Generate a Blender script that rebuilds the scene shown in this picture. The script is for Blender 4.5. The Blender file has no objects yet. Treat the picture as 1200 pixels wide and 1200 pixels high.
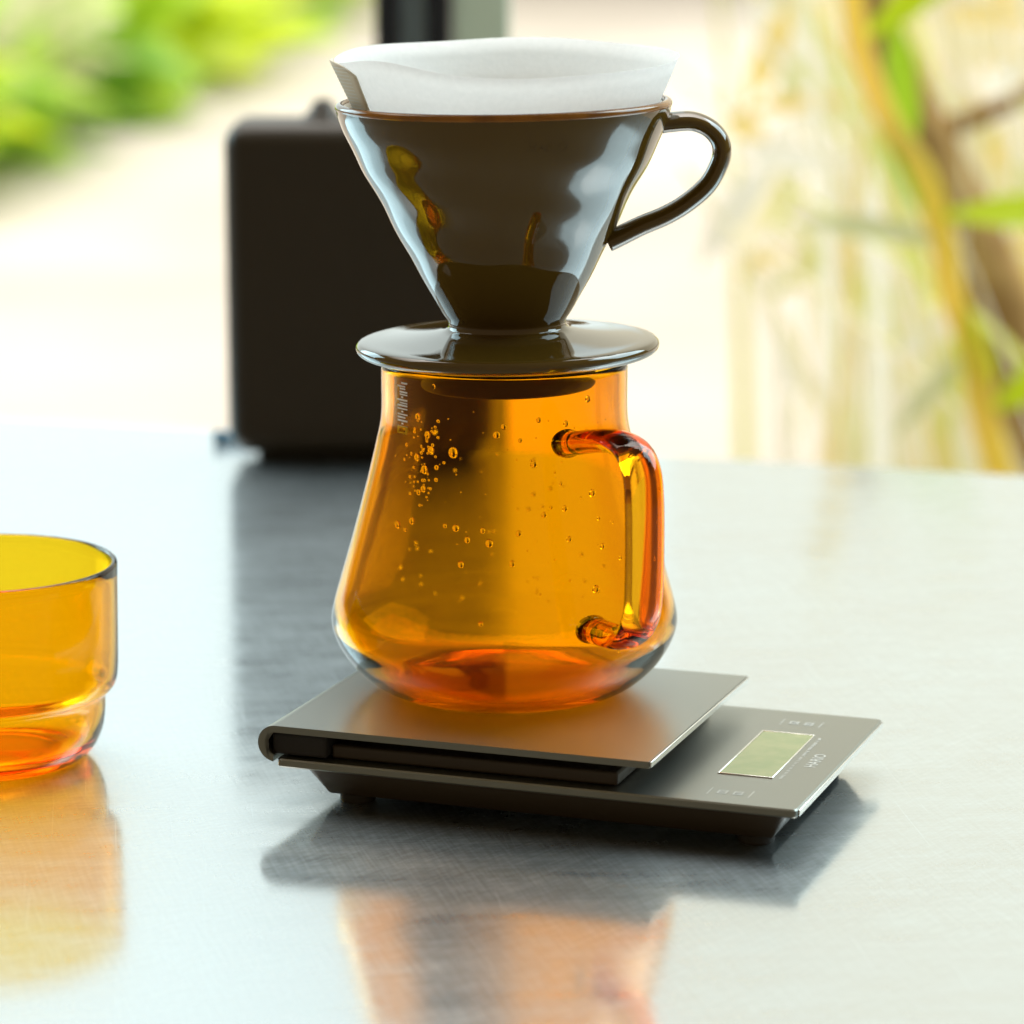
import bpy, bmesh, math, random
from mathutils import Vector, Matrix
R = math.radians
random.seed(7)
sc = bpy.context.scene
C = sc.collection

# ------------------------------------------------------------------ camera
cam_d = bpy.data.cameras.new('camera')
cam = bpy.data.objects.new('camera', cam_d); C.objects.link(cam)
cam.location = (0.0027, -1.1766, 0.3367)
cam.rotation_euler = (R(90 - 11.717), 0, 0)
cam_d.sensor_width = 36; cam_d.lens = 119.4
cam_d.clip_start = 0.02; cam_d.clip_end = 200
cam_d.dof.use_dof = True; cam_d.dof.focus_distance = 1.155
cam_d.dof.aperture_fstop = 8.0
sc.camera = cam

# ------------------------------------------------------------------ world: the dim warm room behind the camera
w = bpy.data.worlds.new('World'); sc.world = w; w.use_nodes = True
bg = w.node_tree.nodes['Background']
bg.inputs[0].default_value = (1.0, 0.71, 0.38, 1); bg.inputs[1].default_value = 0.22

# ------------------------------------------------------------------ window light
def area(name, loc, target, sx, sy, radiance, col):
    l = bpy.data.lights.new(name, 'AREA'); l.shape = 'RECTANGLE'; l.size = sx; l.size_y = sy
    l.energy = radiance * math.pi * sx * sy; l.color = col
    o = bpy.data.objects.new(name, l); C.objects.link(o); o.location = loc
    o.rotation_euler = (Vector(target) - Vector(loc)).to_track_quat('-Z', 'Y').to_euler()
    return o
gl = area('garden_daylight', (0, 10, 7), (0, 10, 0), 16, 18, 2.75, (1.0, 0.97, 0.91)); gl.data.spread = R(110)
area('window_light_back', (-1.6, 3.2, 1.50), (-1.6, 0, 1.50), 3.6, 2.7, 1.08, (0.77, 0.96, 1.0))
area('window_light_garden', (1.9, 3.2, 1.50), (1.9, 0, 1.50), 3.4, 2.7, 0.76, (0.96, 1.0, 0.86))
area('window_light_left', (-2.0, 1.9, 1.0), (0, 0, 0.15), 1.5, 1.2, 4.8, (0.60, 0.90, 1.0))
area('window_light_right', (1.75, 0.75, 1.55), (0, 0, 0.1), 1.7, 1.5, 6.0, (0.68, 0.92, 1.0))

sc.view_settings.view_transform = 'Standard'; sc.view_settings.look = 'None'
sc.view_settings.exposure = 0.13; sc.view_settings.gamma = 1.0
sc.view_settings.use_curve_mapping = False
cy = sc.cycles
cy.use_denoising = True
try: cy.denoiser = 'OPENIMAGEDENOISE'
except Exception: pass
cy.use_adaptive_sampling = True; cy.adaptive_threshold = 0.02
cy.max_bounces = 20; cy.transmission_bounces = 18; cy.glossy_bounces = 8
cy.diffuse_bounces = 3; cy.transparent_max_bounces = 16
cy.sample_clamp_indirect = 6.0; cy.blur_glossy = 0.3

# ------------------------------------------------------------------ materials
def mat(name, col, rough=0.5, metal=0.0, **kw):
    m = bpy.data.materials.new(name); m.use_nodes = True
    b = m.node_tree.nodes['Principled BSDF']
    b.inputs['Base Color'].default_value = (*col, 1)
    b.inputs['Roughness'].default_value = rough
    b.inputs['Metallic'].default_value = metal
    for k, v in kw.items():
        b.inputs[k.replace('_', ' ')].default_value = v
    return m
def nodes(m): return m.node_tree.nodes, m.node_tree.links, m.node_tree.nodes['Principled BSDF']
def add(m, t, **kw):
    n = m.node_tree.nodes.new(t)
    for k, v in kw.items(): setattr(n, k, v)
    return n
def mottled(m, cols, scale, detail=4, mapping=None):
    """noise-driven base colour"""
    N, L, b = nodes(m)
    tc = add(m, 'ShaderNodeTexCoord'); no = add(m, 'ShaderNodeTexNoise'); rp = add(m, 'ShaderNodeValToRGB')
    mp = add(m, 'ShaderNodeMapping')
    if mapping: mp.inputs['Scale'].default_value = mapping
    L.new(tc.outputs['Object'], mp.inputs['Vector']); L.new(mp.outputs['Vector'], no.inputs['Vector'])
    no.inputs['Scale'].default_value = scale; no.inputs['Detail'].default_value = detail
    e = rp.color_ramp.elements
    e[0].position = 0.36; e[0].color = (*cols[0], 1); e[1].position = 0.64; e[1].color = (*cols[1], 1)
    L.new(no.outputs['Fac'], rp.inputs['Fac']); L.new(rp.outputs['Color'], b.inputs['Base Color'])
    return m
def bumped(m, scale, strength, dist=0.0005, mapping=None, rot=0, detail=3):
    N, L, b = nodes(m)
    tc = add(m, 'ShaderNodeTexCoord'); no = add(m, 'ShaderNodeTexNoise'); bp = add(m, 'ShaderNodeBump'); mp = add(m, 'ShaderNodeMapping')
    mp.inputs['Rotation'].default_value = (0, 0, rot)
    if mapping: mp.inputs['Scale'].default_value = mapping
    L.new(tc.outputs['Object'], mp.inputs['Vector']); L.new(mp.outputs['Vector'], no.inputs['Vector'])
    no.inputs['Scale'].default_value = scale; no.inputs['Detail'].default_value = detail
    bp.inputs['Strength'].default_value = strength; bp.inputs['Distance'].default_value = dist
    L.new(no.outputs['Fac'], bp.inputs['Height'])
    old = b.inputs['Normal'].links
    if old: L.new(old[0].from_socket, bp.inputs['Normal'])
    L.new(bp.outputs['Normal'], b.inputs['Normal'])
    return m

# brushed, scratched stainless steel
M_steel = mat('brushed_steel', (0.66, 0.67, 0.665), 0.17, 1.0)
def steel_nodes(m):
    N, L, b = nodes(m)
    tc = add(m, 'ShaderNodeTexCoord')
    def streak(rot, sx, sy, scale, detail=3):
        mp = add(m, 'ShaderNodeMapping'); no = add(m, 'ShaderNodeTexNoise')
        mp.vector_type = 'TEXTURE'; mp.inputs['Rotation'].default_value = (0, 0, rot); mp.inputs['Scale'].default_value = (1 / sx, 1 / sy, 1)
        L.new(tc.outputs['Object'], mp.inputs['Vector']); L.new(mp.outputs['Vector'], no.inputs['Vector'])
        no.inputs['Scale'].default_value = scale; no.inputs['Detail'].default_value = detail
        return no.outputs['Fac']
    def ramp(s, a, b_):
        r = add(m, 'ShaderNodeMapRange'); r.inputs['From Min'].default_value = a; r.inputs['From Max'].default_value = b_
        L.new(s, r.inputs['Value']); return r.outputs['Result']
    def mx(a, b_, op='ADD'):
        n = add(m, 'ShaderNodeMath', operation=op); L.new(a, n.inputs[0])
        if isinstance(b_, float): n.inputs[1].default_value = b_
        else: L.new(b_, n.inputs[1])
        return n.outputs[0]
    s1 = streak(R(-58), 45, 1000, 1.0); s2 = streak(R(66), 50, 900, 1.0); s3 = streak(R(24), 40, 1000, 1.0)
    big = streak(0, 1, 1, 9.0, 5); cloud = streak(R(20), 1, 3, 30.0, 4)
    # sparse single scratches: thin peaks of a stretched noise
    p1 = ramp(streak(R(-66), 11, 900, 1.0, 2), 0.69, 0.78); p2 = ramp(streak(R(40), 16, 800, 1.0, 2), 0.69, 0.78)
    h = mx(mx(mx(s1, mx(s2, 0.6, 'MULTIPLY')), mx(s3, 0.5, 'MULTIPLY')), mx(mx(p1, p2), -1.1, 'MULTIPLY'))
    bp = add(m, 'ShaderNodeBump'); bp.inputs['Strength'].default_value = 0.035; bp.inputs['Distance'].default_value = 0.0003
    L.new(h, bp.inputs['Height'])
    bp2 = add(m, 'ShaderNodeBump'); bp2.inputs['Strength'].default_value = 0.02; bp2.inputs['Distance'].default_value = 0.004
    L.new(big, bp2.inputs['Height']); L.new(bp2.outputs['Normal'], bp.inputs['Normal'])
    L.new(bp.outputs['Normal'], b.inputs['Normal'])
    mr = add(m, 'ShaderNodeMapRange'); mr.inputs['From Min'].default_value = 0.35; mr.inputs['From Max'].default_value = 0.65
    mr.inputs['To Min'].default_value = 0.10; mr.inputs['To Max'].default_value = 0.145
    L.new(cloud, mr.inputs['Value']); L.new(mr.outputs['Result'], b.inputs['Roughness'])
    # haze from scratches: a second, much broader lobe, cool light put into its colour
    b2 = add(m, 'ShaderNodeBsdfPrincipled'); b2.inputs['Base Color'].default_value = (0.52, 0.62, 0.67, 1)
    b2.inputs['Metallic'].default_value = 1.0; b2.inputs['Roughness'].default_value = 0.46
    L.new(bp.outputs['Normal'], b2.inputs['Normal'])
    ms = add(m, 'ShaderNodeMixShader'); 
    fine = ramp(mx(mx(s1, s2), s3), 1.30, 1.95); sv_ = mx(mx(mx(mx(fine, 0.26, 'MULTIPLY'), ramp(big, 0.25, 0.75), 'MULTIPLY'), mx(mx(p1, p2), 0.13, 'MULTIPLY')), mx(ramp(cloud, 0.3, 0.7), 0.10, 'MULTIPLY'))
    L.new(mx(sv_, 0.26), ms.inputs['Fac'])
    L.new(b.outputs[0], ms.inputs[1]); L.new(b2.outputs[0], ms.inputs[2]); L.new(ms.outputs[0], N['Material Output'].inputs['Surface'])
steel_nodes(M_steel)

def glass(name, col, ior=1.5, rough=0.0):
    return mat(name, col, rough, 0.0, Transmission_Weight=1.0, IOR=ior)
def absorb(m, density, col):
    v = add(m, 'ShaderNodeVolumeAbsorption'); v.inputs['Color'].default_value = (*col, 1); v.inputs['Density'].default_value = density
    m.node_tree.links.new(v.outputs[0], m.node_tree.nodes['Material Output'].inputs['Volume']); return m
M_amber = absorb(glass('amber_glass', (1.0, 0.600, 0.03), 1.37), 380, (0.992, 0.91, 0.1))
M_amber_thick = absorb(glass('amber_glass_solid', (1.0, 0.590, 0.03), 1.43), 190, (0.98, 0.80, 0.0))
M_cup = absorb(glass('yellow_amber_glass', (1.0, 0.655, 0.03), 1.38), 380, (0.995, 0.91, 0.1))
for m_ in (M_amber, M_cup): m_.node_tree.nodes['Principled BSDF'].inputs['Specular Tint'].default_value = (1.0, 0.80, 0.60, 1)
M_drop = glass('water_droplet', (1, 1, 1), 1.33)
M_glaze = mat('black_glaze', (0.085, 0.049, 0.007), 0.035, 0.0, IOR=1.6, Coat_Weight=0.25, Coat_Roughness=0.02)
bumped(M_glaze, 30, 0.03, 0.002, detail=1)
M_rim = mat('thin_brown_glaze', (0.17, 0.065, 0.010), 0.12, 0.0, IOR=1.55)
mottled(M_rim, ((0.16, 0.055, 0.006), (0.34, 0.13, 0.012)), 60)
M_bisque = mat('dark_unglazed_ceramic', (0.05, 0.032, 0.016), 0.65); bumped(M_bisque, 600, 0.2, 0.0003)
M_paper = mat('filter_paper', (0.84, 0.84, 0.81), 0.9)
def paper(m, tw, col):
    N, L, b = nodes(m)
    tr = add(m, 'ShaderNodeBsdfTranslucent'); tr.inputs['Color'].default_value = (*col, 1)
    ms = add(m, 'ShaderNodeMixShader'); ms.inputs['Fac'].default_value = tw
    out = N['Material Output']
    L.new(b.outputs[0], ms.inputs[1]); L.new(tr.outputs[0], ms.inputs[2]); L.new(ms.outputs[0], out.inputs['Surface'])
bumped(M_paper, 900, 0.5, 0.0003); bumped(M_paper, 240, 0.35, 0.0006)
mottled(M_paper, ((0.85, 0.855, 0.85), (0.92, 0.92, 0.915)), 500, 5)
paper(M_paper, 0.55, (0.94, 0.945, 0.945))
M_seam = mat('filter_paper_seam', (0.80, 0.75, 0.64), 0.9); bumped(M_seam, 900, 0.4, 0.0003); paper(M_seam, 0.35, (0.84, 0.78, 0.66))
M_crimp = mat('filter_paper_crimp', (0.86, 0.85, 0.80), 0.9); bumped(M_crimp, 900, 0.3, 0.0003)
M_plate = mat('satin_dark_plate', (0.26, 0.27, 0.245), 0.30, 0.85)
bumped(M_plate, 1500, 0.05, 0.0002)
M_plastic = mat('black_plastic', (0.040, 0.027, 0.015), 0.42); bumped(M_plastic, 1800, 0.15, 0.0002)
M_rubber = mat('black_rubber', (0.02, 0.017, 0.014), 0.8); bumped(M_rubber, 1500, 0.2, 0.0002)
M_edge = mat('bright_highlight_and_bezel', (0.82, 0.82, 0.80), 0.22, 1.0)  # bright metal for the screen bezel and the painted edge highlights
M_lcd = mat('lcd_window', (0.30, 0.38, 0.17), 0.05, 0.0, IOR=1.8)
mottled(M_lcd, ((0.20, 0.27, 0.10), (0.27, 0.31, 0.13)), 90)
M_print = mat('pale_grey_print', (0.48, 0.50, 0.47), 0.5)
M_wprint = mat('white_print', (0.86, 0.86, 0.84), 0.5)
M_box = mat('black_powder_coat', (0.024, 0.017, 0.008), 0.45); bumped(M_box, 1400, 0.2, 0.0002)
M_strip = mat('blue_strip', (0.02, 0.20, 0.36), 0.4)
M_ground = mat('pale_concrete', (0.50, 0.47, 0.42), 0.9)
mottled(M_ground, ((0.37, 0.345, 0.30), (0.47, 0.44, 0.39)), 0.7, 6)
bumped(M_ground, 40, 0.4, 0.01)
M_frame = mat('dark_window_frame', (0.012, 0.016, 0.024), 0.4, 0.0); bumped(M_frame, 200, 0.1, 0.0005)
M_bead = mat('blue_grey_bead', (0.28, 0.40, 0.50), 0.35)
M_sage = mat('sage_green_paint', (0.70, 0.86, 0.72), 0.5); bumped(M_sage, 120, 0.1, 0.0005)
def leafmat(name, a, b_, scale=4.0):
    m = mat(name, a, 0.45); mottled(m, (a, b_), scale, 2); paper(m, 0.5, b_); return m
M_leaf = [leafmat('leaf_green', (0.28, 0.52, 0.015), (0.42, 0.64, 0.03)),
          leafmat('leaf_lime', (0.44, 0.62, 0.01), (0.58, 0.70, 0.02)),
          leafmat('leaf_deep', (0.16, 0.36, 0.03), (0.24, 0.46, 0.05)),
          leafmat('leaf_pale', (0.55, 0.60, 0.30), (0.66, 0.68, 0.42))]
M_blade = [leafmat('blade_straw', (0.74, 0.66, 0.40), (0.82, 0.76, 0.54), 8),
           leafmat('blade_pale', (0.82, 0.80, 0.70), (0.88, 0.86, 0.78), 8),
           leafmat('blade_green', (0.50, 0.58, 0.08), (0.64, 0.66, 0.20), 8),
           leafmat('blade_gold', (0.76, 0.56, 0.12), (0.82, 0.66, 0.26), 8)]
M_cane = leafmat('yellow_stalk', (0.78, 0.62, 0.04), (0.86, 0.58, 0.10), 5)
M_bark = mat('brown_bark', (0.24, 0.13, 0.04), 0.9); mottled(M_bark, ((0.26, 0.14, 0.04), (0.44, 0.27, 0.09)), 14); bumped(M_bark, 60, 0.6, 0.01)

# ------------------------------------------------------------------ mesh helpers
def link(name, me, m, parent=None, smooth=True):
    o = bpy.data.objects.new(name, me); C.objects.link(o)
    if m:
        for x in (m if isinstance(m, (list, tuple)) else [m]): me.materials.append(x)
    if parent: o.parent = parent
    if smooth:
        for p in me.polygons: p.use_smooth = True
    return o
def from_bm(name, bm, m, parent=None, smooth=True, recalc=True):
    if recalc: bmesh.ops.recalc_face_normals(bm, faces=bm.faces[:])
    me = bpy.data.meshes.new(name); bm.to_mesh(me); bm.free()
    return link(name, me, m, parent, smooth)
def data(name, vs, fs, m, parent=None, smooth=True, recalc=True):
    bm = bmesh.new(); bv = [bm.verts.new(v) for v in vs]
    for f in fs:
        try: bm.faces.new([bv[i] for i in f])
        except ValueError: pass
    return from_bm(name, bm, m, parent, smooth, recalc)
def tag(o, label, cat, group=None, kind=None):
    if label: o['label'] = label
    if cat: o['category'] = cat
    if group: o['group'] = group
    if kind: o['kind'] = kind
    return o
def empty(name, loc=(0, 0, 0), rz=0):
    o = bpy.data.objects.new(name, None); C.objects.link(o); o.location = loc; o.rotation_euler = (0, 0, rz)
    o.empty_display_size = 0.02; return o
def spline(pts, n):
    """Catmull-Rom through tuples"""
    out = []; P = [Vector(p) for p in pts]
    for i in range(len(P) - 1):
        a = P[i - 1] if i else P[i] * 2 - P[i + 1]; b = P[i]; c = P[i + 1]; d = P[i + 2] if i + 2 < len(P) else P[i + 1] * 2 - P[i]
        for k in range(n):
            t = k / n
            out.append(0.5 * ((2 * b) + (c - a) * t + (2 * a - 5 * b + 4 * c - d) * t * t + (-a + 3 * b - 3 * c + d) * t ** 3))
    out.append(P[-1]); return out
def lathe(name, prof, m, parent=None, seg=128, closed=False, mod=None):
    """prof: (r, z); r==0 ends become poles; closed joins last to first"""
    vs, rings = [], []
    for r, z in prof:
        if r < 1e-6: rings.append([len(vs)]); vs.append((0, 0, z))
        else:
            ring = []
            for k in range(seg):
                a = 2 * math.pi * k / seg; rr = r + (mod(a, z, r) if mod else 0)
                ring.append(len(vs)); vs.append((rr * math.cos(a), rr * math.sin(a), z))
            rings.append(ring)
    fs = []
    n = len(rings)
    for i in range(n if closed else n - 1):
        A, B = rings[i], rings[(i + 1) % n]
        for k in range(seg):
            k2 = (k + 1) % seg
            if len(A) == 1 and len(B) == 1: break
            if len(A) == 1: fs.append((A[0], B[k], B[k2]))
            elif len(B) == 1: fs.append((A[k], A[k2], B[0]))
            else: fs.append((A[k], A[k2], B[k2], B[k]))
    return data(name, vs, fs, m, parent)
def tube(name, path, wid, m, parent=None, side=None, seg=20, cap=True):
    """sweep an ellipse: wid(t) -> (half width along side, half thickness)"""
    P = [Vector(p) for p in path]; n = len(P); vs = []; fs = []
    side = Vector(side) if side else None
    for i, p in enumerate(P):
        t = (P[min(i + 1, n - 1)] - P[max(i - 1, 0)]).normalized()
        s = side if side else (Vector((0, 1, 0)) if abs(t.y) < 0.9 else Vector((1, 0, 0)))
        s = (s - t * s.dot(t)).normalized(); u = t.cross(s)
        a, b = wid(i / (n - 1))
        for k in range(seg):
            q = 2 * math.pi * k / seg
            vs.append(p + s * (a * math.cos(q)) + u * (b * math.sin(q)))
    for i in range(n - 1):
        for k in range(seg):
            k2 = (k + 1) % seg
            fs.append((i * seg + k, i * seg + k2, (i + 1) * seg + k2, (i + 1) * seg + k))
    if cap:
        fs.append(tuple(range(seg))); fs.append(tuple((n - 1) * seg + k for k in range(seg)))
    return data(name, vs, fs, m, parent)
def rbox(name, lo, hi, m, parent=None, bev=0.001, seg=3, smooth=True):
    bm = bmesh.new(); bmesh.ops.create_cube(bm, size=1)
    for v in bm.verts:
        v.co = Vector([(lo[i] + hi[i]) / 2 + v.co[i] * (hi[i] - lo[i]) for i in range(3)])
    if bev: bmesh.ops.bevel(bm, geom=bm.edges[:], offset=bev, segments=seg, profile=0.5, affect='EDGES')
    o = from_bm(name, bm, m, parent, smooth)
    for p in o.data.polygons: p.use_smooth = max(abs(c) for c in p.normal) < 0.9995   # keep the flat faces flat
    return o
def autosmooth(o, ang=40):
    me = o.data
    bm = bmesh.new(); bm.from_mesh(me)
    for e in bm.edges:
        e.smooth = not (len(e.link_faces) == 2 and e.calc_face_angle(0) > R(ang))
    bm.to_mesh(me); bm.free(); return o
def plate(name, u0, u1, v0, v1, z0, z1, m, parent, rad, corners=8, chamfer=0.0004, inset=0.0):
    """flat slab with rounded plan corners; bottom loop inset by `inset` (tapered body)"""
    def loop(d, z):
        r = max(rad - d, 0.0005); out = []
        for cx, cy, a0 in ((u1 - d - r, v1 - d - r, 0), (u0 + d + r, v1 - d - r, 90), (u0 + d + r, v0 + d + r, 180), (u1 - d - r, v0 + d + r, 270)):
            for k in range(corners + 1):
                a = R(a0 + 90 * k / corners); out.append((cx + r * math.cos(a), cy + r * math.sin(a), z))
        return out
    L_ = [loop(inset + chamfer, z0), loop(inset, z0 + chamfer), loop(0, z1 - chamfer), loop(chamfer, z1)]
    vs = [v for l in L_ for v in l]; n = len(L_[0]); fs = []
    for i in range(3):
        for k in range(n): fs.append((i * n + k, i * n + (k + 1) % n, (i + 1) * n + (k + 1) % n, (i + 1) * n + k))
    fs.append(tuple(range(n))); fs.append(tuple(3 * n + k for k in range(n)))
    return autosmooth(data(name, vs, fs, m, parent), 30)
def extrude_profile(name, prof, v0, v1, m, parent):
    """prof (u, z) closed polygon, swept along v"""
    n = len(prof); vs = [(u, v0, z) for u, z in prof] + [(u, v1, z) for u, z in prof]
    fs = [(k, (k + 1) % n, n + (k + 1) % n, n + k) for k in range(n)]
    bm = bmesh.new(); bv = [bm.verts.new(v) for v in vs]
    for f in fs: bm.faces.new([bv[i] for i in f])
    for base in (0, n):
        f = bm.faces.new([bv[base + k] for k in range(n)]); bmesh.ops.triangulate(bm, faces=[f])
    return autosmooth(from_bm(name, bm, m, parent), 30)
def text_mesh(body, size, depth=0.0, bold=0.0):
    cu = bpy.data.curves.new('lettering', 'FONT'); cu.body = body; cu.size = size; cu.extrude = depth; cu.offset = bold
    cu.align_x = 'CENTER'; cu.align_y = 'CENTER'; cu.resolution_u = 3
    o = bpy.data.objects.new('lettering_tmp', cu); C.objects.link(o)
    dg = bpy.context.evaluated_depsgraph_get(); dg.update()
    me = bpy.data.meshes.new_from_object(o.evaluated_get(dg))
    bpy.data.objects.remove(o); bpy.data.curves.remove(cu)
    return me

# ================================================================== THE SETTING
def grid(name, x0, x1, y0, y1, z, m):
    return data(name, [(x0, y0, z), (x1, y0, z), (x1, y1, z), (x0, y1, z)], [(0, 1, 2, 3)], m, smooth=False)
g = grid('ground', -45, 45, -3, 60, -0.75, M_ground); g['kind'] = 'structure'

# steel table: its far edge runs from (-.286,.713) to (.267,.542)
tb = empty('steel_table', (-0.01, 0.628, -0.75), math.atan2(0.542 - 0.713, 0.267 + 0.286))
tag(tb, 'brushed stainless steel table with fine scratches carrying the coffee gear', 'table')
rbox('tabletop', (-1.3, -1.5, 0.712), (1.3, 0, 0.75), M_steel, tb, 0.004, 3)
for x in (-1.2, 1.2):
    for y in (-1.42, -0.08):
        rbox('leg', (x - 0.02, y - 0.02, 0), (x + 0.02, y + 0.02, 0.711), M_steel, tb, 0.002, 2)

# window frame standing behind the table
wf = empty('window_frame', (0, 1.0, -0.75))
tag(wf, 'dark upright window frame with sage green edge behind the paper filter', 'window frame')
rbox('post', (-0.0845, 0, 0), (-0.069, 0.05, 2.6), M_frame, wf, 0.002, 2)
rbox('glazing_bead', (-0.068, 0.012, 0), (-0.0525, 0.045, 2.6), M_bead, wf, 0.001, 2)
rbox('post', (-0.0515, 0, 0), (-0.036, 0.05, 2.6), M_frame, wf, 0.002, 2)
rbox('green_trim', (-0.035, 0.006, 0), (0.0015, 0.045, 2.6), M_sage, wf, 0.002, 2)

# ------------------------------------------------------------------ planting bed (garden, far out of focus)
def leaf_geo(vs, fs, mi, p, d, n, ln, wd, mat_i, bend=0.25):
    """one folded, bent leaf: 3 stations x 3 verts"""
    d = d.normalized(); s = d.cross(n).normalized(); n = s.cross(d)
    b = len(vs)
    st = ((0, 0.12), (0.3, 0.85), (0.62, 1.0), (1.0, 0.06))
    for t, ww in st:
        c = p + d * (ln * t) - n * (bend * ln * t * t)
        vs += [c - s * wd * ww * 0.5 + n * wd * 0.12 * ww, c, c + s * wd * ww * 0.5 + n * wd * 0.12 * ww]
    for i in range(3):
        k = b + i * 3
        fs += [(k, k + 1, k + 4, k + 3), (k + 1, k + 2, k + 5, k + 4)]; mi += [mat_i, mat_i]
def mesh_multi(name, vs, fs, mi, mats):
    me = bpy.data.meshes.new(name); me.from_pydata([tuple(v) for v in vs], [], fs)
    o = link(name, me, mats)
    me.polygons.foreach_set('material_index', mi); me.update()
    return o
edge = spline([(-1.75, 7.7, 0), (-1.45, 8.6, 0), (-1.36, 10.0, 0), (-1.15, 11.6, 0), (-0.98, 13.4, 0), (-0.86, 17, 0), (-0.8, 22, 0)], 8)
vs, fs, mi = [], [], []
for i in range(1500):
    e = random.choice(edge); off = random.random() ** 1.3 * 2.6
    p = Vector((e.x - 0.10 - off, e.y + random.uniform(-0.4, 0.5) + off * 0.15, -0.75 + random.random() ** 1.4 * (0.5 + 0.35 * min(off, 1.2))))
    az = random.uniform(0, 2 * math.pi)
    d = Vector((math.cos(az), math.sin(az), random.uniform(-0.1, 0.9)))
    n = Vector((random.uniform(-.5, .5), random.uniform(-.9, .1), 1))
    clump = math.sin(p.x * 2.6 + p.y * 0.9) + math.sin(p.y * 1.5 - p.x * 1.1) + random.uniform(-.45, .45)
    k = 1 if clump > 0.75 else (3 if clump < -1.5 else (2 if clump < -1.1 else 0))
    leaf_geo(vs, fs, mi, p, d, n, random.uniform(.26, .52), random.uniform(.13, .26), k)
o = mesh_multi('foliage', vs, fs, mi, M_leaf)
tag(o, 'mass of bright green blurred garden leaves at the upper left', 'foliage', kind='stuff')

# tall grass to the right, just beyond the table
def blade(vs, fs, mi, p, top, arch, wd, k, n=7):
    b = len(vs); p = Vector(p); top = Vector(top); arch = Vector(arch)
    s0 = Vector((random.uniform(.6, 1), random.uniform(-.6, .6), 0)).normalized()
    for i in range(n + 1):
        t = i / n; c = p.lerp(top, t) + arch * (t * t)
        ww = wd * (1 - t * 0.85) * 0.5
        vs += [c - s0 * ww, c + Vector((0, 0.25 * ww, 0)), c + s0 * ww]
    for i in range(n):
        q = b + i * 3
        fs += [(q, q + 1, q + 4, q + 3), (q + 1, q + 2, q + 5, q + 4)]; mi += [k, k]
vs, fs, mi = [], [], []
for i in range(95):
    y = random.uniform(1.7, 4.5); q = (y + 1.18) / 3981
    xt = random.choice((random.uniform(300, 650), random.uniform(180, 460), random.uniform(420, 700))) * q
    k = random.choices((0, 1, 2, 3), (4, 9, 3.2, 2.6))[0]
    run = random.uniform(0.02, 0.55) ** 1.3         # arching out from the lower right to the upper left
    h = random.uniform(0.85, 1.25)
    blade(vs, fs, mi, (xt + run, y, -0.75), (xt + run * 0.55, y + random.uniform(-.2, .2), -0.75 + h), (-run * 0.9, 0, random.uniform(-.35, -.05)), random.uniform(.014, .050), k, 9)
for i in range(90):        # thin golden stems between the blades
    y = random.uniform(1.6, 3.2); q = (y + 1.18) / 3981
    xt = random.uniform(330, 640) * q; run = random.uniform(-0.08, 0.40)
    blade(vs, fs, mi, (xt + run, y, -0.75), (xt + run * 0.5, y, random.uniform(0.02, 0.45)), (-run * 0.6, 0, random.uniform(-.15, 0)), random.uniform(.005, .013), random.choices((0, 3, 2, 1), (3, 5, 3, 2))[0], 9)
for i in range(110):        # short broad leaves among the blades
    y = random.uniform(1.9, 3.6); q = (y + 1.18) / 3981
    p = Vector((random.uniform(300, 640) * q, y, random.uniform(-0.25, 0.24)))
    leaf_geo(vs, fs, mi, p, Vector((random.uniform(-.6, 1), random.uniform(-.3, .3), random.uniform(-1, .6))), Vector((random.uniform(-.4, .4), -1, .5)), random.uniform(.05, .14), random.uniform(.015, .045), random.choices((1, 2, 3, 0), (4, 5, 2, 2))[0])
o = mesh_multi('tall_grass', vs, fs, mi, M_blade)
tag(o, 'pale straw and yellow green blurred tall grass beyond the table', 'grass', kind='stuff')

# leaning yellow cane with leaves
cn = empty('leaning_cane', (0.56, 1.6, -0.75)); base = Vector((0.56, 1.6, -0.75))
tag(cn, 'thick yellow plant stalk with green leaves leaning at the right', 'plant')
pts = [(0.56, 1.6, -0.75), (0.47, 1.6, -0.42), (0.4085, 1.6, -0.207), (0.3935, 1.6, -0.155), (0.382, 1.6, -0.103), (0.363, 1.6, -0.05), (0.356, 1.6, -0.01), (0.338, 1.6, 0.044), (0.31, 1.6, 0.085), (0.285, 1.6, 0.144), (0.277, 1.6, 0.19), (0.268, 1.6, 0.25), (0.255, 1.61, 0.29)]
sp = [Vector(p) - base for p in spline(pts, 5)]; vs, fs = [], []
for k, p in enumerate(sp):        # gutter-shaped strap, open towards the garden
    tg = (sp[min(k + 1, len(sp) - 1)] - sp[max(k - 1, 0)]).normalized(); sd = tg.cross(Vector((0, 1, 0))).normalized()
    hwid = 0.0135 - 0.004 * k / len(sp)
    for q in range(-3, 4):
        a = q / 3 * 1.2; vs.append(p + sd * (hwid * math.sin(a)) + Vector((0, -hwid * math.cos(a), 0)))
for k in range(len(sp) - 1):
    for q in range(6): fs.append((k * 7 + q, k * 7 + q + 1, k * 7 + q + 8, k * 7 + q + 7))
data('stalk', vs, fs, M_cane, cn)
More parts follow.
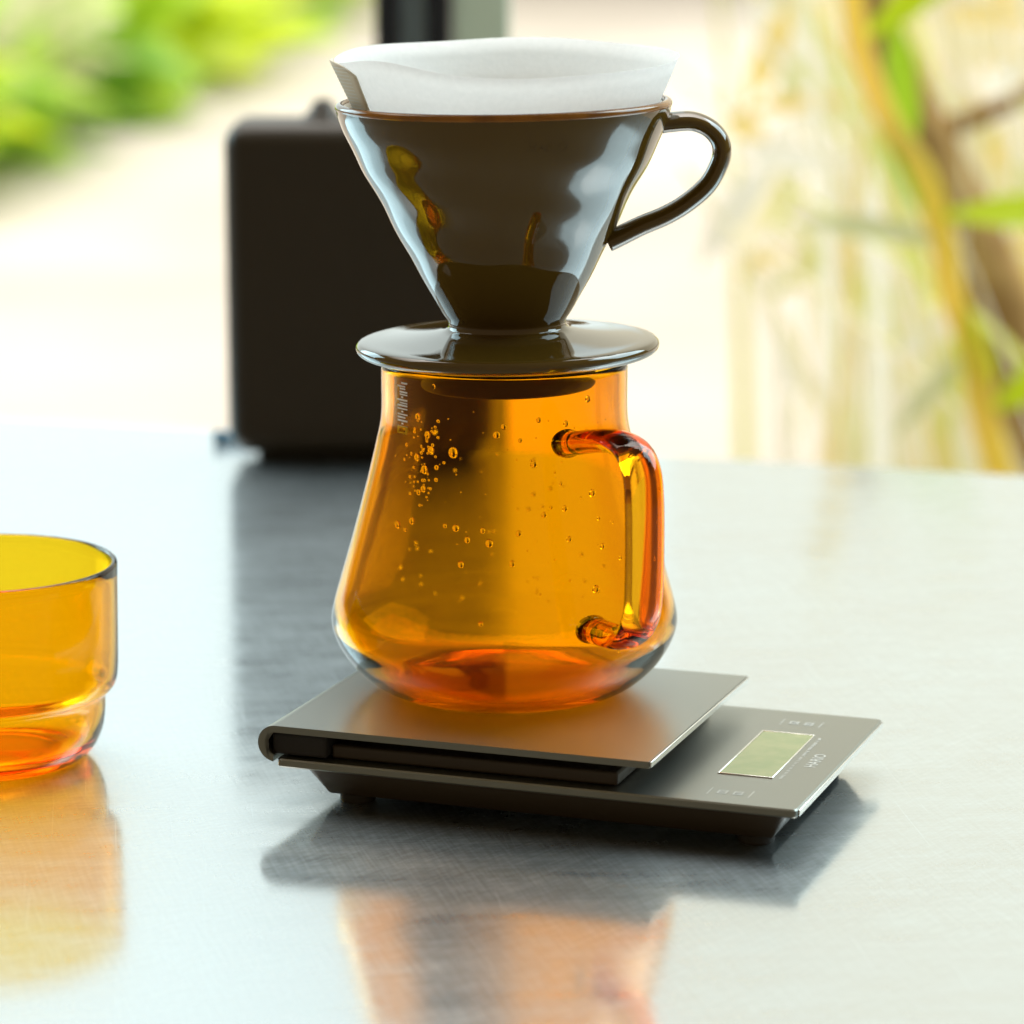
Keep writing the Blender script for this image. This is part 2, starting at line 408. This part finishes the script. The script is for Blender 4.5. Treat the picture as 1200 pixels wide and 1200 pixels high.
lv = [((0.352, 1.59, 0.01), (1, 0.1, 0.05), 0.17, 0.032, 1), ((0.355, 1.59, -0.01), (-0.8, 0.2, 0.12), 0.12, 0.022, 3), ((0.33, 1.6, 0.06), (-0.15, 0, 1), 0.12, 0.026, 0),
      ((0.372, 1.59, -0.06), (0.3, 0, -1), 0.10, 0.026, 1), ((0.40, 1.59, -0.15), (0.8, 0, 0.5), 0.12, 0.04, 1), ((0.30, 1.6, 0.10), (0.5, 0.1, -0.9), 0.13, 0.026, 2),
      ((0.285, 1.6, 0.15), (0.6, 0, 0.5), 0.15, 0.03, 1), ((0.38, 1.6, -0.10), (-0.5, 0, -0.6), 0.10, 0.016, 3)]
for p, d, ln, wd, k in lv:
    a, b_, c_ = [], [], []
    leaf_geo(a, b_, c_, Vector(p) - base, Vector(d), Vector((0, -1, 0.4)), ln, wd, 0, 0.1)
    me = bpy.data.meshes.new('leaf'); me.from_pydata([tuple(v) for v in a], [], b_); link('leaf', me, M_leaf[k], cn)
# brown trunk behind the cane
tr = empty('tree_trunk', (0.66, 1.75, -0.75)); base = Vector((0.66, 1.75, -0.75))
tag(tr, 'blurred brown trunk behind the yellow stalk at the right edge', 'trunk')
pts = [(0.66, 1.75, -0.75), (0.52, 1.75, -0.30), (0.435, 1.75, -0.11), (0.38, 1.75, 0.01), (0.34, 1.75, 0.10), (0.315, 1.75, 0.17), (0.305, 1.75, 0.25)]
tube('trunk', [Vector(p) - base for p in spline(pts, 6)], lambda t: (0.050 - 0.042 * min(t, .85), 0.050 - 0.042 * min(t, .85)), M_bark, tr, seg=16)
for (px, pz, dx, dz, ln) in ((0.43, -0.10, 1, 0.5, 0.16), (0.36, 0.06, 1, 0.5, 0.14)):
    q = Vector((px, 1.75, pz)) - base
    tube('branch', [q, q + Vector((dx * ln * .5, 0, dz * ln * .4)), q + Vector((dx * ln, 0, dz * ln))], lambda t: (0.012 - .008 * t, 0.012 - .008 * t), M_bark, tr, seg=8)

# ================================================================== OBJECTS
# ------------------------------------------------------------------ black box behind
bx = empty('black_box', (-0.0772, 0.568, 0))
tag(bx, 'matte black box with rounded corners and small top knob behind the dripper', 'box')
rbox('body', (-0.0690, 0.0, 0.005), (0.0680, 0.055, 0.1785), M_box, bx, 0.013, 7)
rbox('foot', (-0.054, 0.012, 0), (0.054, 0.043, 0.0049), M_rubber, bx, 0.002, 2)
lathe('knob', [(0, 0.1892), (0.003, 0.189), (0.0055, 0.187), (0.0075, 0.183), (0.011, 0.1795), (0.012, 0.1787), (0, 0.1787)], M_box, bx, 32).location = (-0.018, 0.022, 0)
cb = empty('blue_strip', (-0.152, 0.60, 0))  # small dark blue strip with a thicker end
tag(cb, 'short dark blue strip lying left of the black box', 'cable')
tube('strip_run', spline([(0.014, 0.035, 0.003), (0.006, 0.034, 0.0032), (0.002, 0.032, 0.0032), (-0.001, 0.031, 0.0032)], 6), lambda t: (0.003, 0.003), M_strip, cb, seg=12)
rbox('end_part', (-0.0065, 0.027, 0.0003), (-0.0015, 0.034, 0.0070), M_strip, cb, 0.001, 2)

# ------------------------------------------------------------------ drip scale
TH = -0.342
ds = empty('drip_scale', (-0.0645, 0.0069, 0), TH)
tag(ds, 'slim dark drip scale with rolled platform edge and small screen under the server', 'kitchen scale')
W = 0.0600
# platform: bent sheet with rolled left end
t = 0.0024; zt = 0.0286; r_o = 0.0064; cu0 = r_o
prof_o = [(0.1406, zt), (cu0, zt)]; prof_i = []
for k in range(1, 25):
    a = R(90 + 172 * k / 24) ; prof_o.append((cu0 + r_o * math.cos(a) * 1.0, zt - r_o + r_o * math.sin(a)))
ri = r_o - t
for k in range(24, -1, -1):
    a = R(90 + 172 * k / 24); prof_i.append((cu0 + ri * math.cos(a), zt - r_o + ri * math.sin(a)))
prof_i.append((0.1406, zt - t))
pf = extrude_profile('platform', prof_o + prof_i, -W, W, M_plate, ds)
rbox('platform_edge_highlight', (0.1407, -W + 0.0006, zt - t + 0.0002), (0.1413, W - 0.0006, zt - 0.0002), M_edge, pf, 0.0002, 2)  # bright strip added as the white highlight on the sheet's end
rbox('end_block', (0.0042, -0.0578, 0.0178), (0.0245, 0.0578, 0.0258), M_rubber, ds, 0.0012, 2)
# thin darker lip line below the sheet, the weighing block under the platform
rbox('weighing_block', (0.025, -0.0545, 0.0173), (0.128, 0.0545, 0.0222), M_plastic, ds, 0.0010, 2)
rbox('load_post', (0.035, -0.045, 0.0223), (0.118, 0.045, 0.0261), M_plastic, ds, 0.0006, 2)
# base: flat display plate over a tapered tray
dp = plate('display_plate', 0.0066, 0.1910, -W, W, 0.0140, 0.0170, M_plate, ds, 0.0022, 6, 0.0005)
rbox('plate_edge_highlight', (0.19105, -W + 0.0022, 0.0144), (0.19155, W - 0.0022, 0.0166), M_edge, dp, 0.0002, 2)  # added bright strip, stands in for the highlight along the plate end
plate('tray', 0.0150, 0.1870, -0.0560, 0.0560, 0.0032, 0.0139, M_plastic, ds, 0.004, 6, 0.0006, inset=0.0065)
for u in (0.030, 0.173):
    for v in (-0.043, 0.043):
        f = lathe('foot', [(0, 0), (0.0058, 0), (0.0062, 0.0006), (0.0062, 0.0031), (0, 0.0031)], M_rubber, ds, 28); f.location = (u, v, 0)
        autosmooth(f, 40)
# screen
sw = plate('screen', 0.1552, 0.1733, -0.0262, 0.0296, 0.0168, 0.01725, M_lcd, ds, 0.0006, 3, 0.0001)
for a0, a1, b0, b1 in ((0.1546, 0.1552, -0.0268, 0.0302), (0.1733, 0.1739, -0.0268, 0.0302), (0.1552, 0.1733, -0.0268, -0.0262), (0.1552, 0.1733, 0.0296, 0.0302)):
    rbox('screen_bezel', (a0, b0, 0.0168), (a1, b1, 0.0174), M_edge, sw, 0.0001, 1)
# printing: reads along the short side
def put_text(body, size, u, v, z, mirror=False, bold=0.0):
    me = text_mesh(body, size, 0.0, bold)
    for vv in me.vertices:
        x, y = vv.co.x, vv.co.y
        vv.co = (u - y, v + x, z)
    o = link('lettering', me, M_print, ds, False); return o
put_text('HARIO', 0.0056, 0.1822, -0.0008, 0.01706, bold=0.00012)
bars = []
def bar(vs, fs, u0, u1, v0, v1, z):
    b = len(vs); vs += [(u0, v0, z), (u1, v0, z), (u1, v1, z), (u0, v1, z)]; fs.append((b, b + 1, b + 2, b + 3))
vs, fs = [], []
v = -0.0262
while v < 0.0268:
    l = random.choice((0.0005, 0.0008, 0.0010)); bar(vs, fs, 0.1758, 0.1758 + random.uniform(0.0008, 0.0013), v, v + l, 0.01706); v += l + random.choice((0.0004, 0.0005, 0.0014))
tag(data('fine_print', vs, fs, M_print, ds, False), None, None, kind='stuff')
for vc in (-0.0475, 0.0445):     # button marks: two ticks, a square and a ring between them
    vs, fs = [], []
    for u in (0.1580, 0.1722): bar(vs, fs, u - 0.00018, u + 0.00018, vc - 0.0040, vc + 0.0040, 0.01706)
    for (u0, u1) in ((0.1608, 0.1641), (0.1663, 0.1694)):
        for q in range(4):
            bar(vs, fs, u0, u1, vc - 0.0020 + q * 0.0011, vc - 0.0020 + q * 0.0011 + 0.00055, 0.01706)
        bar(vs, fs, u0, u0 + 0.0005, vc - 0.0020, vc + 0.0018, 0.01710); bar(vs, fs, u1 - 0.0005, u1, vc - 0.0020, vc + 0.0018, 0.01710)
    data('button_mark', vs, fs, M_print, ds, False)

# ------------------------------------------------------------------ amber glass server
Z0 = 0.0288
sv = empty('glass_server', (0, 0, Z0))
tag(sv, 'amber glass coffee server with strap handle and droplets on the scale', 'coffee server')
outer = [(0.0, 0.0016), (0.015, 0.0013), (0.028, 0.0005), (0.0335, 0.0), (0.0370, 0.0002), (0.0420, 0.0014), (0.0480, 0.0046), (0.0540, 0.0100), (0.0582, 0.0158), (0.0606, 0.0210), (0.0615, 0.0255),
         (0.0609, 0.0305), (0.0582, 0.0405), (0.0534, 0.0575), (0.0482, 0.0770), (0.0450, 0.0905), (0.0437, 0.0965), (0.0432, 0.1020), (0.0432, 0.1100), (0.0432, 0.1175)]
inner = [(0.0411, 0.1175), (0.0411, 0.1100), (0.0411, 0.1022), (0.0416, 0.0965), (0.0429, 0.0905), (0.0461, 0.0770), (0.0513, 0.0575), (0.0561, 0.0405), (0.0588, 0.0310), (0.0593, 0.0262),
         (0.0584, 0.0218), (0.0556, 0.0172), (0.0512, 0.0118), (0.0452, 0.0070), (0.0380, 0.0042), (0.028, 0.0034), (0.015, 0.0040), (0.0, 0.0043)]
so = [tuple(v)[:2] for v in spline([(r, z, 0) for r, z in outer], 4)]
si = [tuple(v)[:2] for v in spline([(r, z, 0) for r, z in inner], 4)]
lip = [(0.0429, 0.1183), (0.04215, 0.1187), (0.0414, 0.1183)]
fix = lambda L_: [(max(r, 0), z) for r, z in L_]
so = fix(so); si = fix(si); so[0] = (0, so[0][1]); si[-1] = (0, si[-1][1])
lathe('body', so + lip + si, M_amber, sv, 160)
def r_in(z):
    for (r0, z0), (r1, z1) in zip(inner, inner[1:]):
        if z1 <= z <= z0: return r1 + (r0 - r1) * (z - z1) / (z0 - z1)
    return 0.041
# strap handle, 30 degrees to the right of the camera side
ha = R(-60); hd = Vector((math.cos(ha), math.sin(ha), 0)); hs = Vector((-math.sin(ha), math.cos(ha), 0))
hp = [(0.0432, 0.0955), (0.0500, 0.0968), (0.0640, 0.0998), (0.0760, 0.1012), (0.0855, 0.0995), (0.0908, 0.0935), (0.0926, 0.0840), (0.0930, 0.0700), (0.0928, 0.0560), (0.0915, 0.0460), (0.0870, 0.0385), (0.0790, 0.0350), (0.0690, 0.0340), (0.0597, 0.0338)]
def hw(t):
    e = abs(t - 0.5) * 2
    return (0.0074 - 0.0016 * e ** 2 + 0.0007 * e ** 30, 0.0040 + 0.0004 * e ** 6 + 0.0006 * e ** 30)
path = spline([hd * r + Vector((0, 0, z)) for r, z in hp], 6)
tube('handle', path, hw, M_amber_thick, sv, side=hs, seg=28)

# droplets clinging to the inside: positions measured as (azimuth from camera side, height)
def ico(sub):
    bm = bmesh.new(); bmesh.ops.create_icosphere(bm, subdivisions=sub, radius=1.0)
    me = bpy.data.meshes.new('droplet'); bm.to_mesh(me); bm.free(); me.materials.append(M_drop)
    for p in me.polygons: p.use_smooth = True
    return me
drop_me = ico(3)
def drop_mat(x, z, rad, back=False, tall=1.0):
    rr = r_in(z); x = max(-rr * .97, min(rr * .97, x))
    y = math.sqrt(rr * rr - x * x) * (1 if back else -1)
    n = Vector((-x, -y, 0)).normalized()
    th = 0.5 * rad
    p = Vector((x, y, z)) + n * (th + 0.00012 + 0.0006 * (z < 0.1))
    m = Matrix.Translation(p) @ n.to_track_quat('Z', 'Y').to_matrix().to_4x4() @ Matrix.Diagonal((rad, rad * tall, th, 1))
    return m
# (x mm, z mm above server base, radius mm)
big = [(-17.8, 92.2, 2.09), (-25.5, 92.2, 1.67), (-30.4, 89.1, 1.39), (-27.8, 85.5, 1.67), (-23.4, 86.8, 1.11), (-28.1, 79.1, 1.25), (-29.7, 77.8, 1.11), (-32.1, 68.0, 1.39), (-37.2, 65.8, 1.53), (-34.3, 64.8, 0.84), (-20.4, 67.9, 0.97), (-16.7, 67.4, 1.53), (-7.4, 67.1, 1.11), (-5.1, 62.9, 1.67), (5.1, 66.2, 1.25), (-12.7, 63.8, 1.25), (-14.9, 55.6, 1.39), (2.8, 56.3, 1.25), (-2.6, 98.9, 1.53), (-0.1, 101.9, 1.25), (5.6, 97.1, 0.97), (10.3, 88.9, 1.53), (21.1, 102.0, 1.25), (28.6, 109.6, 1.39), (11.8, 104.0, 1.11), (30.7, 77.3, 1.67), (21.0, 73.5, 1.25), (16.2, 74.3, 0.84), (13.8, 72.0, 1.25), (32.8, 68.8, 0.97), (22.5, 63.3, 1.25), (34.1, 59.4, 1.25), (40.4, 54.4, 0.97), (31.8, 45.8, 1.67), (19.6, 81.9, 0.84), (33.1, 28.2, 1.25), (39.7, 24.3, 0.84), (-8.0, 36.6, 1.11), (-29.5, 103.2, 1.53), (-22.4, 102.7, 0.84), (-26.7, 97.3, 1.53), (-33.8, 92.7, 0.84), (-23.9, 114.5, 0.97)]
for x, z, rd in big:
    o = bpy.data.objects.new('droplet', drop_me); C.objects.link(o); o.parent = sv
    o.matrix_local = drop_mat(x * .001, z * .001, rd * .00082, tall=random.uniform(1.0, 1.25))
small = []
for i in range(75): small.append((random.gauss(-27.5, 3.2), random.gauss(89, 8), abs(random.gauss(.45, .22)) + .12, False))
for i in range(26): small.append((random.uniform(8, 38), random.uniform(45, 105), random.uniform(.25, .7), False))
for i in range(14): small.append((random.uniform(-22, 10), random.uniform(50, 110), random.uniform(.2, .5), False))
for i in range(40): small.append((random.uniform(-40, 40), random.uniform(20, 92), random.uniform(.4, 1.2), True))
for i in range(14): small.append((random.uniform(-45, 45), random.uniform(18, 30), random.uniform(.4, 1.0), True))
bm = bmesh.new()
for x, z, rd, bk in small:
    bmesh.ops.create_icosphere(bm, subdivisions=2, radius=1.0, matrix=drop_mat(x * .001, z * .001, rd * .00075, bk))
tag(from_bm('droplets', bm, M_drop, sv), None, None, kind='stuff')

# upright print on the neck, left side: a ring-like mark and fine strokes
def neck(a, z, r=0.04335): return (r * math.cos(a), r * math.sin(a), z)
vs, fs = [], []
def nbar(a0, a1, z0, z1, n=1):
    b = len(vs); r = 0.04335 + 0.0013 * max(0, min(1, (0.0965 - z0) / .006))
    for q in range(n + 1):
        a = a0 + (a1 - a0) * q / n; vs.extend([neck(a, z0, r), neck(a, z1, r)])
    for q in range(n): k = b + 2 * q; fs.append((k, k + 2, k + 3, k + 1))
A0, A1 = R(212), R(220)
z = 0.1000
while z < 0.1145:
    hgt = random.uniform(.00045, .0007)
    s = random.choice((0, 0, .25, .4)); e = random.choice((1, 1, .8, .6))
    nbar(A0 + (A1 - A0) * s, A0 + (A1 - A0) * e, z, z + hgt, 3); z += hgt + random.uniform(.0003, .0006)
nbar(A0, A0 + R(1.6), 0.0968, 0.0994, 1); nbar(A1 - R(1.6), A1, 0.0968, 0.0994, 1); nbar(A0 + R(1.6), A1 - R(1.6), 0.0988, 0.0994, 3); nbar(A0 + R(1.6), A1 - R(1.6), 0.0968, 0.0973, 3)
data('white_print', vs, fs, M_wprint, sv, False)

# ------------------------------------------------------------------ ceramic dripper (tilted a hair)
ZD = 0.1478
dr = empty('coffee_dripper', (0.0012, 0, ZD)); TILT = R(-0.9)
dr.rotation_euler = (0, TILT, 0)
tag(dr, 'glossy black ceramic cone dripper with ear handle on top of the server', 'coffee dripper')
def wav(a, z, r):
    if r < 0.024 or z < 0.018: k = 0
    else: k = min(1, (z - 0.018) / .02) * min(1, (0.084 - z) / .012)
    return max(k, 0) * (0.00040 * math.sin(z * 2 * math.pi / .0205 + 2.0 * a) * (0.75 + 0.25 * math.sin(5 * a)) + 0.00016 * math.sin(8 * a - z * 120))
co = [(0.0209, 0.0113), (0.0205, 0.0125), (0.0208, 0.0140), (0.0228, 0.0170), (0.0265, 0.0235), (0.0325, 0.0345), (0.0395, 0.0485), (0.0450, 0.0590), (0.0500, 0.0680), (0.0550, 0.0785), (0.0573, 0.0850), (0.0580, 0.0886)]
ci = [(0.0552, 0.0890), (0.0535, 0.0850), (0.0500, 0.0770), (0.0420, 0.0620), (0.0310, 0.0410), (0.0190, 0.0190), (0.0130, 0.0080), (0.0110, 0.0020)]
co_s = [tuple(v)[:2] for v in spline([(r, z, 0) for r, z in co], 6)]
ci_s = [tuple(v)[:2] for v in spline([(r, z, 0) for r, z in ci], 3)]
end_part = [(0.0115, 0.0010), (0.0308, 0.0012)]
disc_low = [(0.0400, 0.0013), (0.0470, 0.0013), (0.0505, 0.0018), (0.0525, 0.0031), (0.0531, 0.0047), (0.0525, 0.0061), (0.0508, 0.0069)]
disc_top = [(0.0440, 0.0074), (0.0340, 0.0085), (0.0255, 0.0097), (0.0224, 0.0104)]
dl = [tuple(v)[:2] for v in spline([(r, z, 0) for r, z in disc_low + disc_top + [co[0]]], 4)][:-1]
lathe('cone', end_part + dl + co_s + ci_s, M_glaze, dr, 192, closed=True, mod=wav)
lathe('collar', [(0.0130, 0.0008), (0.0130, -0.0090), (0.0136, -0.0095), (0.0300, -0.0095), (0.0306, -0.0088), (0.0308, 0.0008)], M_bisque, dr, 96, closed=True)
rimp = []
for k in range(13):
    a = R(-65 + 195 * k / 12); rimp.append((0.0566 + 0.00160 * math.cos(a), 0.0886 + 0.0015 * math.sin(a)))
rimp += [(0.0553, 0.0886), (0.0567, 0.0880)]
lathe('rim', rimp, M_rim, dr, 160, closed=True)
# ear handle in the x-z plane (positions taken in the tilted frame)
hpw = [(0.0545, 0.2300), (0.0575, 0.2303), (0.0648, 0.2306), (0.0705, 0.2285), (0.0742, 0.2247), (0.0754, 0.2202), (0.0742, 0.2152), (0.0704, 0.2085), (0.0634, 0.2023), (0.0562, 0.1980), (0.0480, 0.1945), (0.0408, 0.1910), (0.0360, 0.1888)]
inv = Matrix.Rotation(-TILT, 3, 'Y')
path = spline([inv @ (Vector((x - 0.0012, 0, z - ZD))) for x, z in hpw], 6)
tube('handle', path, lambda t: (0.0062 + 0.0012 * abs(2 * t - 1) ** 3, 0.0033 + 0.0004 * abs(2 * t - 1) ** 3), M_glaze, dr, side=(0, 1, 0), seg=28)
# small raised lettering below the rim
def r_out(z):
    for (r0, z0), (r1, z1) in zip(co, co[1:]):
        if z0 <= z <= z1: return r0 + (r1 - r0) * (z - z0) / (z1 - z0)
me = text_mesh('HARIO', 0.0046, 0.0002)
for vv in me.vertices:
    x, y, zz = vv.co; z = 0.0785 + y; rr = r_out(z); a = R(-90) + R(15.5) + x / rr
    rr += wav(a, z, rr) + zz * 0.6 + 0.00005
    vv.co = (rr * math.cos(a), rr * math.sin(a), z)
link('lettering', me, M_glaze, dr, False)

# ------------------------------------------------------------------ paper filter
pfl = empty('paper_filter', (0.0016, 0, ZD)); pfl.rotation_euler = (0, TILT * 0.5, 0)
tag(pfl, 'white paper cone filter with crimped seam sitting in the dripper', 'coffee filter')
def lipz(a):      # height of the paper edge round the cone (0 = +x, -90deg = camera side)
    f = max(0, -math.sin(a))
    z = 0.1050 + 0.0024 * math.sin(a)
    z += 0.0030 * math.exp(-((math.degrees(a) % 360 - 226) / 22) ** 2)
    z -= 0.0012 * math.exp(-((math.degrees(a) % 360 - 285) / 30) ** 2)
    return z + 0.0004 * math.sin(5 * a + 1)
def pr(a, z):
    r = 0.0517 + (z - 0.0885) * 0.42
    return r * (1 + 0.012 * math.cos(2 * a) * max(0, (z - .07) / .03)) + 0.0003 * math.sin(7 * a + z * 90)
SEG = 160; NZ = 18; vs = []; fs = []
for k in range(SEG):
    a = 2 * math.pi * k / SEG; zt_ = lipz(a)
    for j in range(NZ + 1):
        q = j / NZ; z = 0.006 + (zt_ - 0.006) * q
        r = pr(a, z) if z > .07 else 0.0100 + (pr(a, .07) - 0.0100) * (z - .006) / .064
        vs.append((r * math.cos(a), r * math.sin(a), z))
n1 = NZ + 1
for k in range(SEG):
    k2 = (k + 1) % SEG
    for j in range(NZ): fs.append((k * n1 + j, k2 * n1 + j, k2 * n1 + j + 1, k * n1 + j + 1))
o = data('cone', vs, fs, M_paper, pfl)
sm = o.modifiers.new('paper thickness', 'SOLIDIFY'); sm.thickness = 0.0002; sm.offset = -1
# crimped seam flap at the left
vs, fs = [], []
A0, A1 = R(181), R(209); NA = 8; NJ = 14
for i in range(NA + 1):
    for j in range(NJ + 1):
        q = j / NJ
        a = A0 + (A1 - A0) * i / NA
        zt_ = lipz(A0) + 0.0002 - (0.0042 * max(0, (i / NA - .35) / .65) ** 2.2)
        z = 0.078 + (zt_ - 0.078) * q; r = pr(a, z) + 0.0009 + 0.0008 * math.sin(math.pi * min(1, i / NA * 1.3))
        vs.append((r * math.cos(a), r * math.sin(a), z))
m1 = NJ + 1
for i in range(NA):
    for j in range(NJ): fs.append((i * m1 + j, (i + 1) * m1 + j, (i + 1) * m1 + j + 1, i * m1 + j + 1))
o = data('seam', vs, fs, M_seam, pfl)
sm = o.modifiers.new('paper thickness', 'SOLIDIFY'); sm.thickness = 0.0005; sm.offset = -1
bm = bmesh.new(); z = 0.0865
while z < 0.1035:
    vv = []
    for q in range(7):
        i = 0.34 + 0.50 * q / 6; a = A0 + (A1 - A0) * i
        for dz in (0, 0.00042):
            zz = z + dz; r = pr(a, zz) + 0.0009 + 0.0008 * math.sin(math.pi * min(1, i * 1.3)) + 0.00022
            vv.append(bm.verts.new((r * math.cos(a), r * math.sin(a), zz)))
    for q in range(6): bm.faces.new((vv[2 * q], vv[2 * q + 2], vv[2 * q + 3], vv[2 * q + 1]))
    z += 0.00125
tag(from_bm('crimps', bm, M_crimp, o), None, None, kind='stuff')

# ------------------------------------------------------------------ cup at the left
cp = empty('glass_cup', (-0.1885, 0.010, 0)); cp.scale = (1.09, 1.09, 1.075)
tag(cp, 'low yellow amber glass cup with stepped base cut by the left edge', 'cup')
co_ = [(0.0, 0.0020), (0.020, 0.0016), (0.0270, 0.0004), (0.0300, 0.0), (0.0335, 0.0010), (0.0372, 0.0048), (0.0396, 0.0105), (0.0404, 0.0160), (0.0407, 0.0205), (0.0416, 0.0228), (0.0438, 0.0252), (0.0448, 0.0290), (0.0451, 0.0360), (0.0453, 0.0500), (0.0455, 0.0660)]
ci_ = [(0.0435, 0.0660), (0.0433, 0.0500), (0.0430, 0.0360), (0.0425, 0.0290), (0.0412, 0.0262), (0.0395, 0.0235), (0.0386, 0.0205), (0.0383, 0.0160), (0.0374, 0.0115), (0.0350, 0.0070), (0.0300, 0.0050), (0.020, 0.0046), (0.0, 0.0046)]
so = fix([tuple(v)[:2] for v in spline([(r, z, 0) for r, z in co_], 4)]); si = fix([tuple(v)[:2] for v in spline([(r, z, 0) for r, z in ci_], 4)])
so[0] = (0, so[0][1]); si[-1] = (0, si[-1][1])
lathe('body', so + [(0.0452, 0.0669), (0.0445, 0.0673), (0.0438, 0.0669)] + si, M_cup, cp, 128)
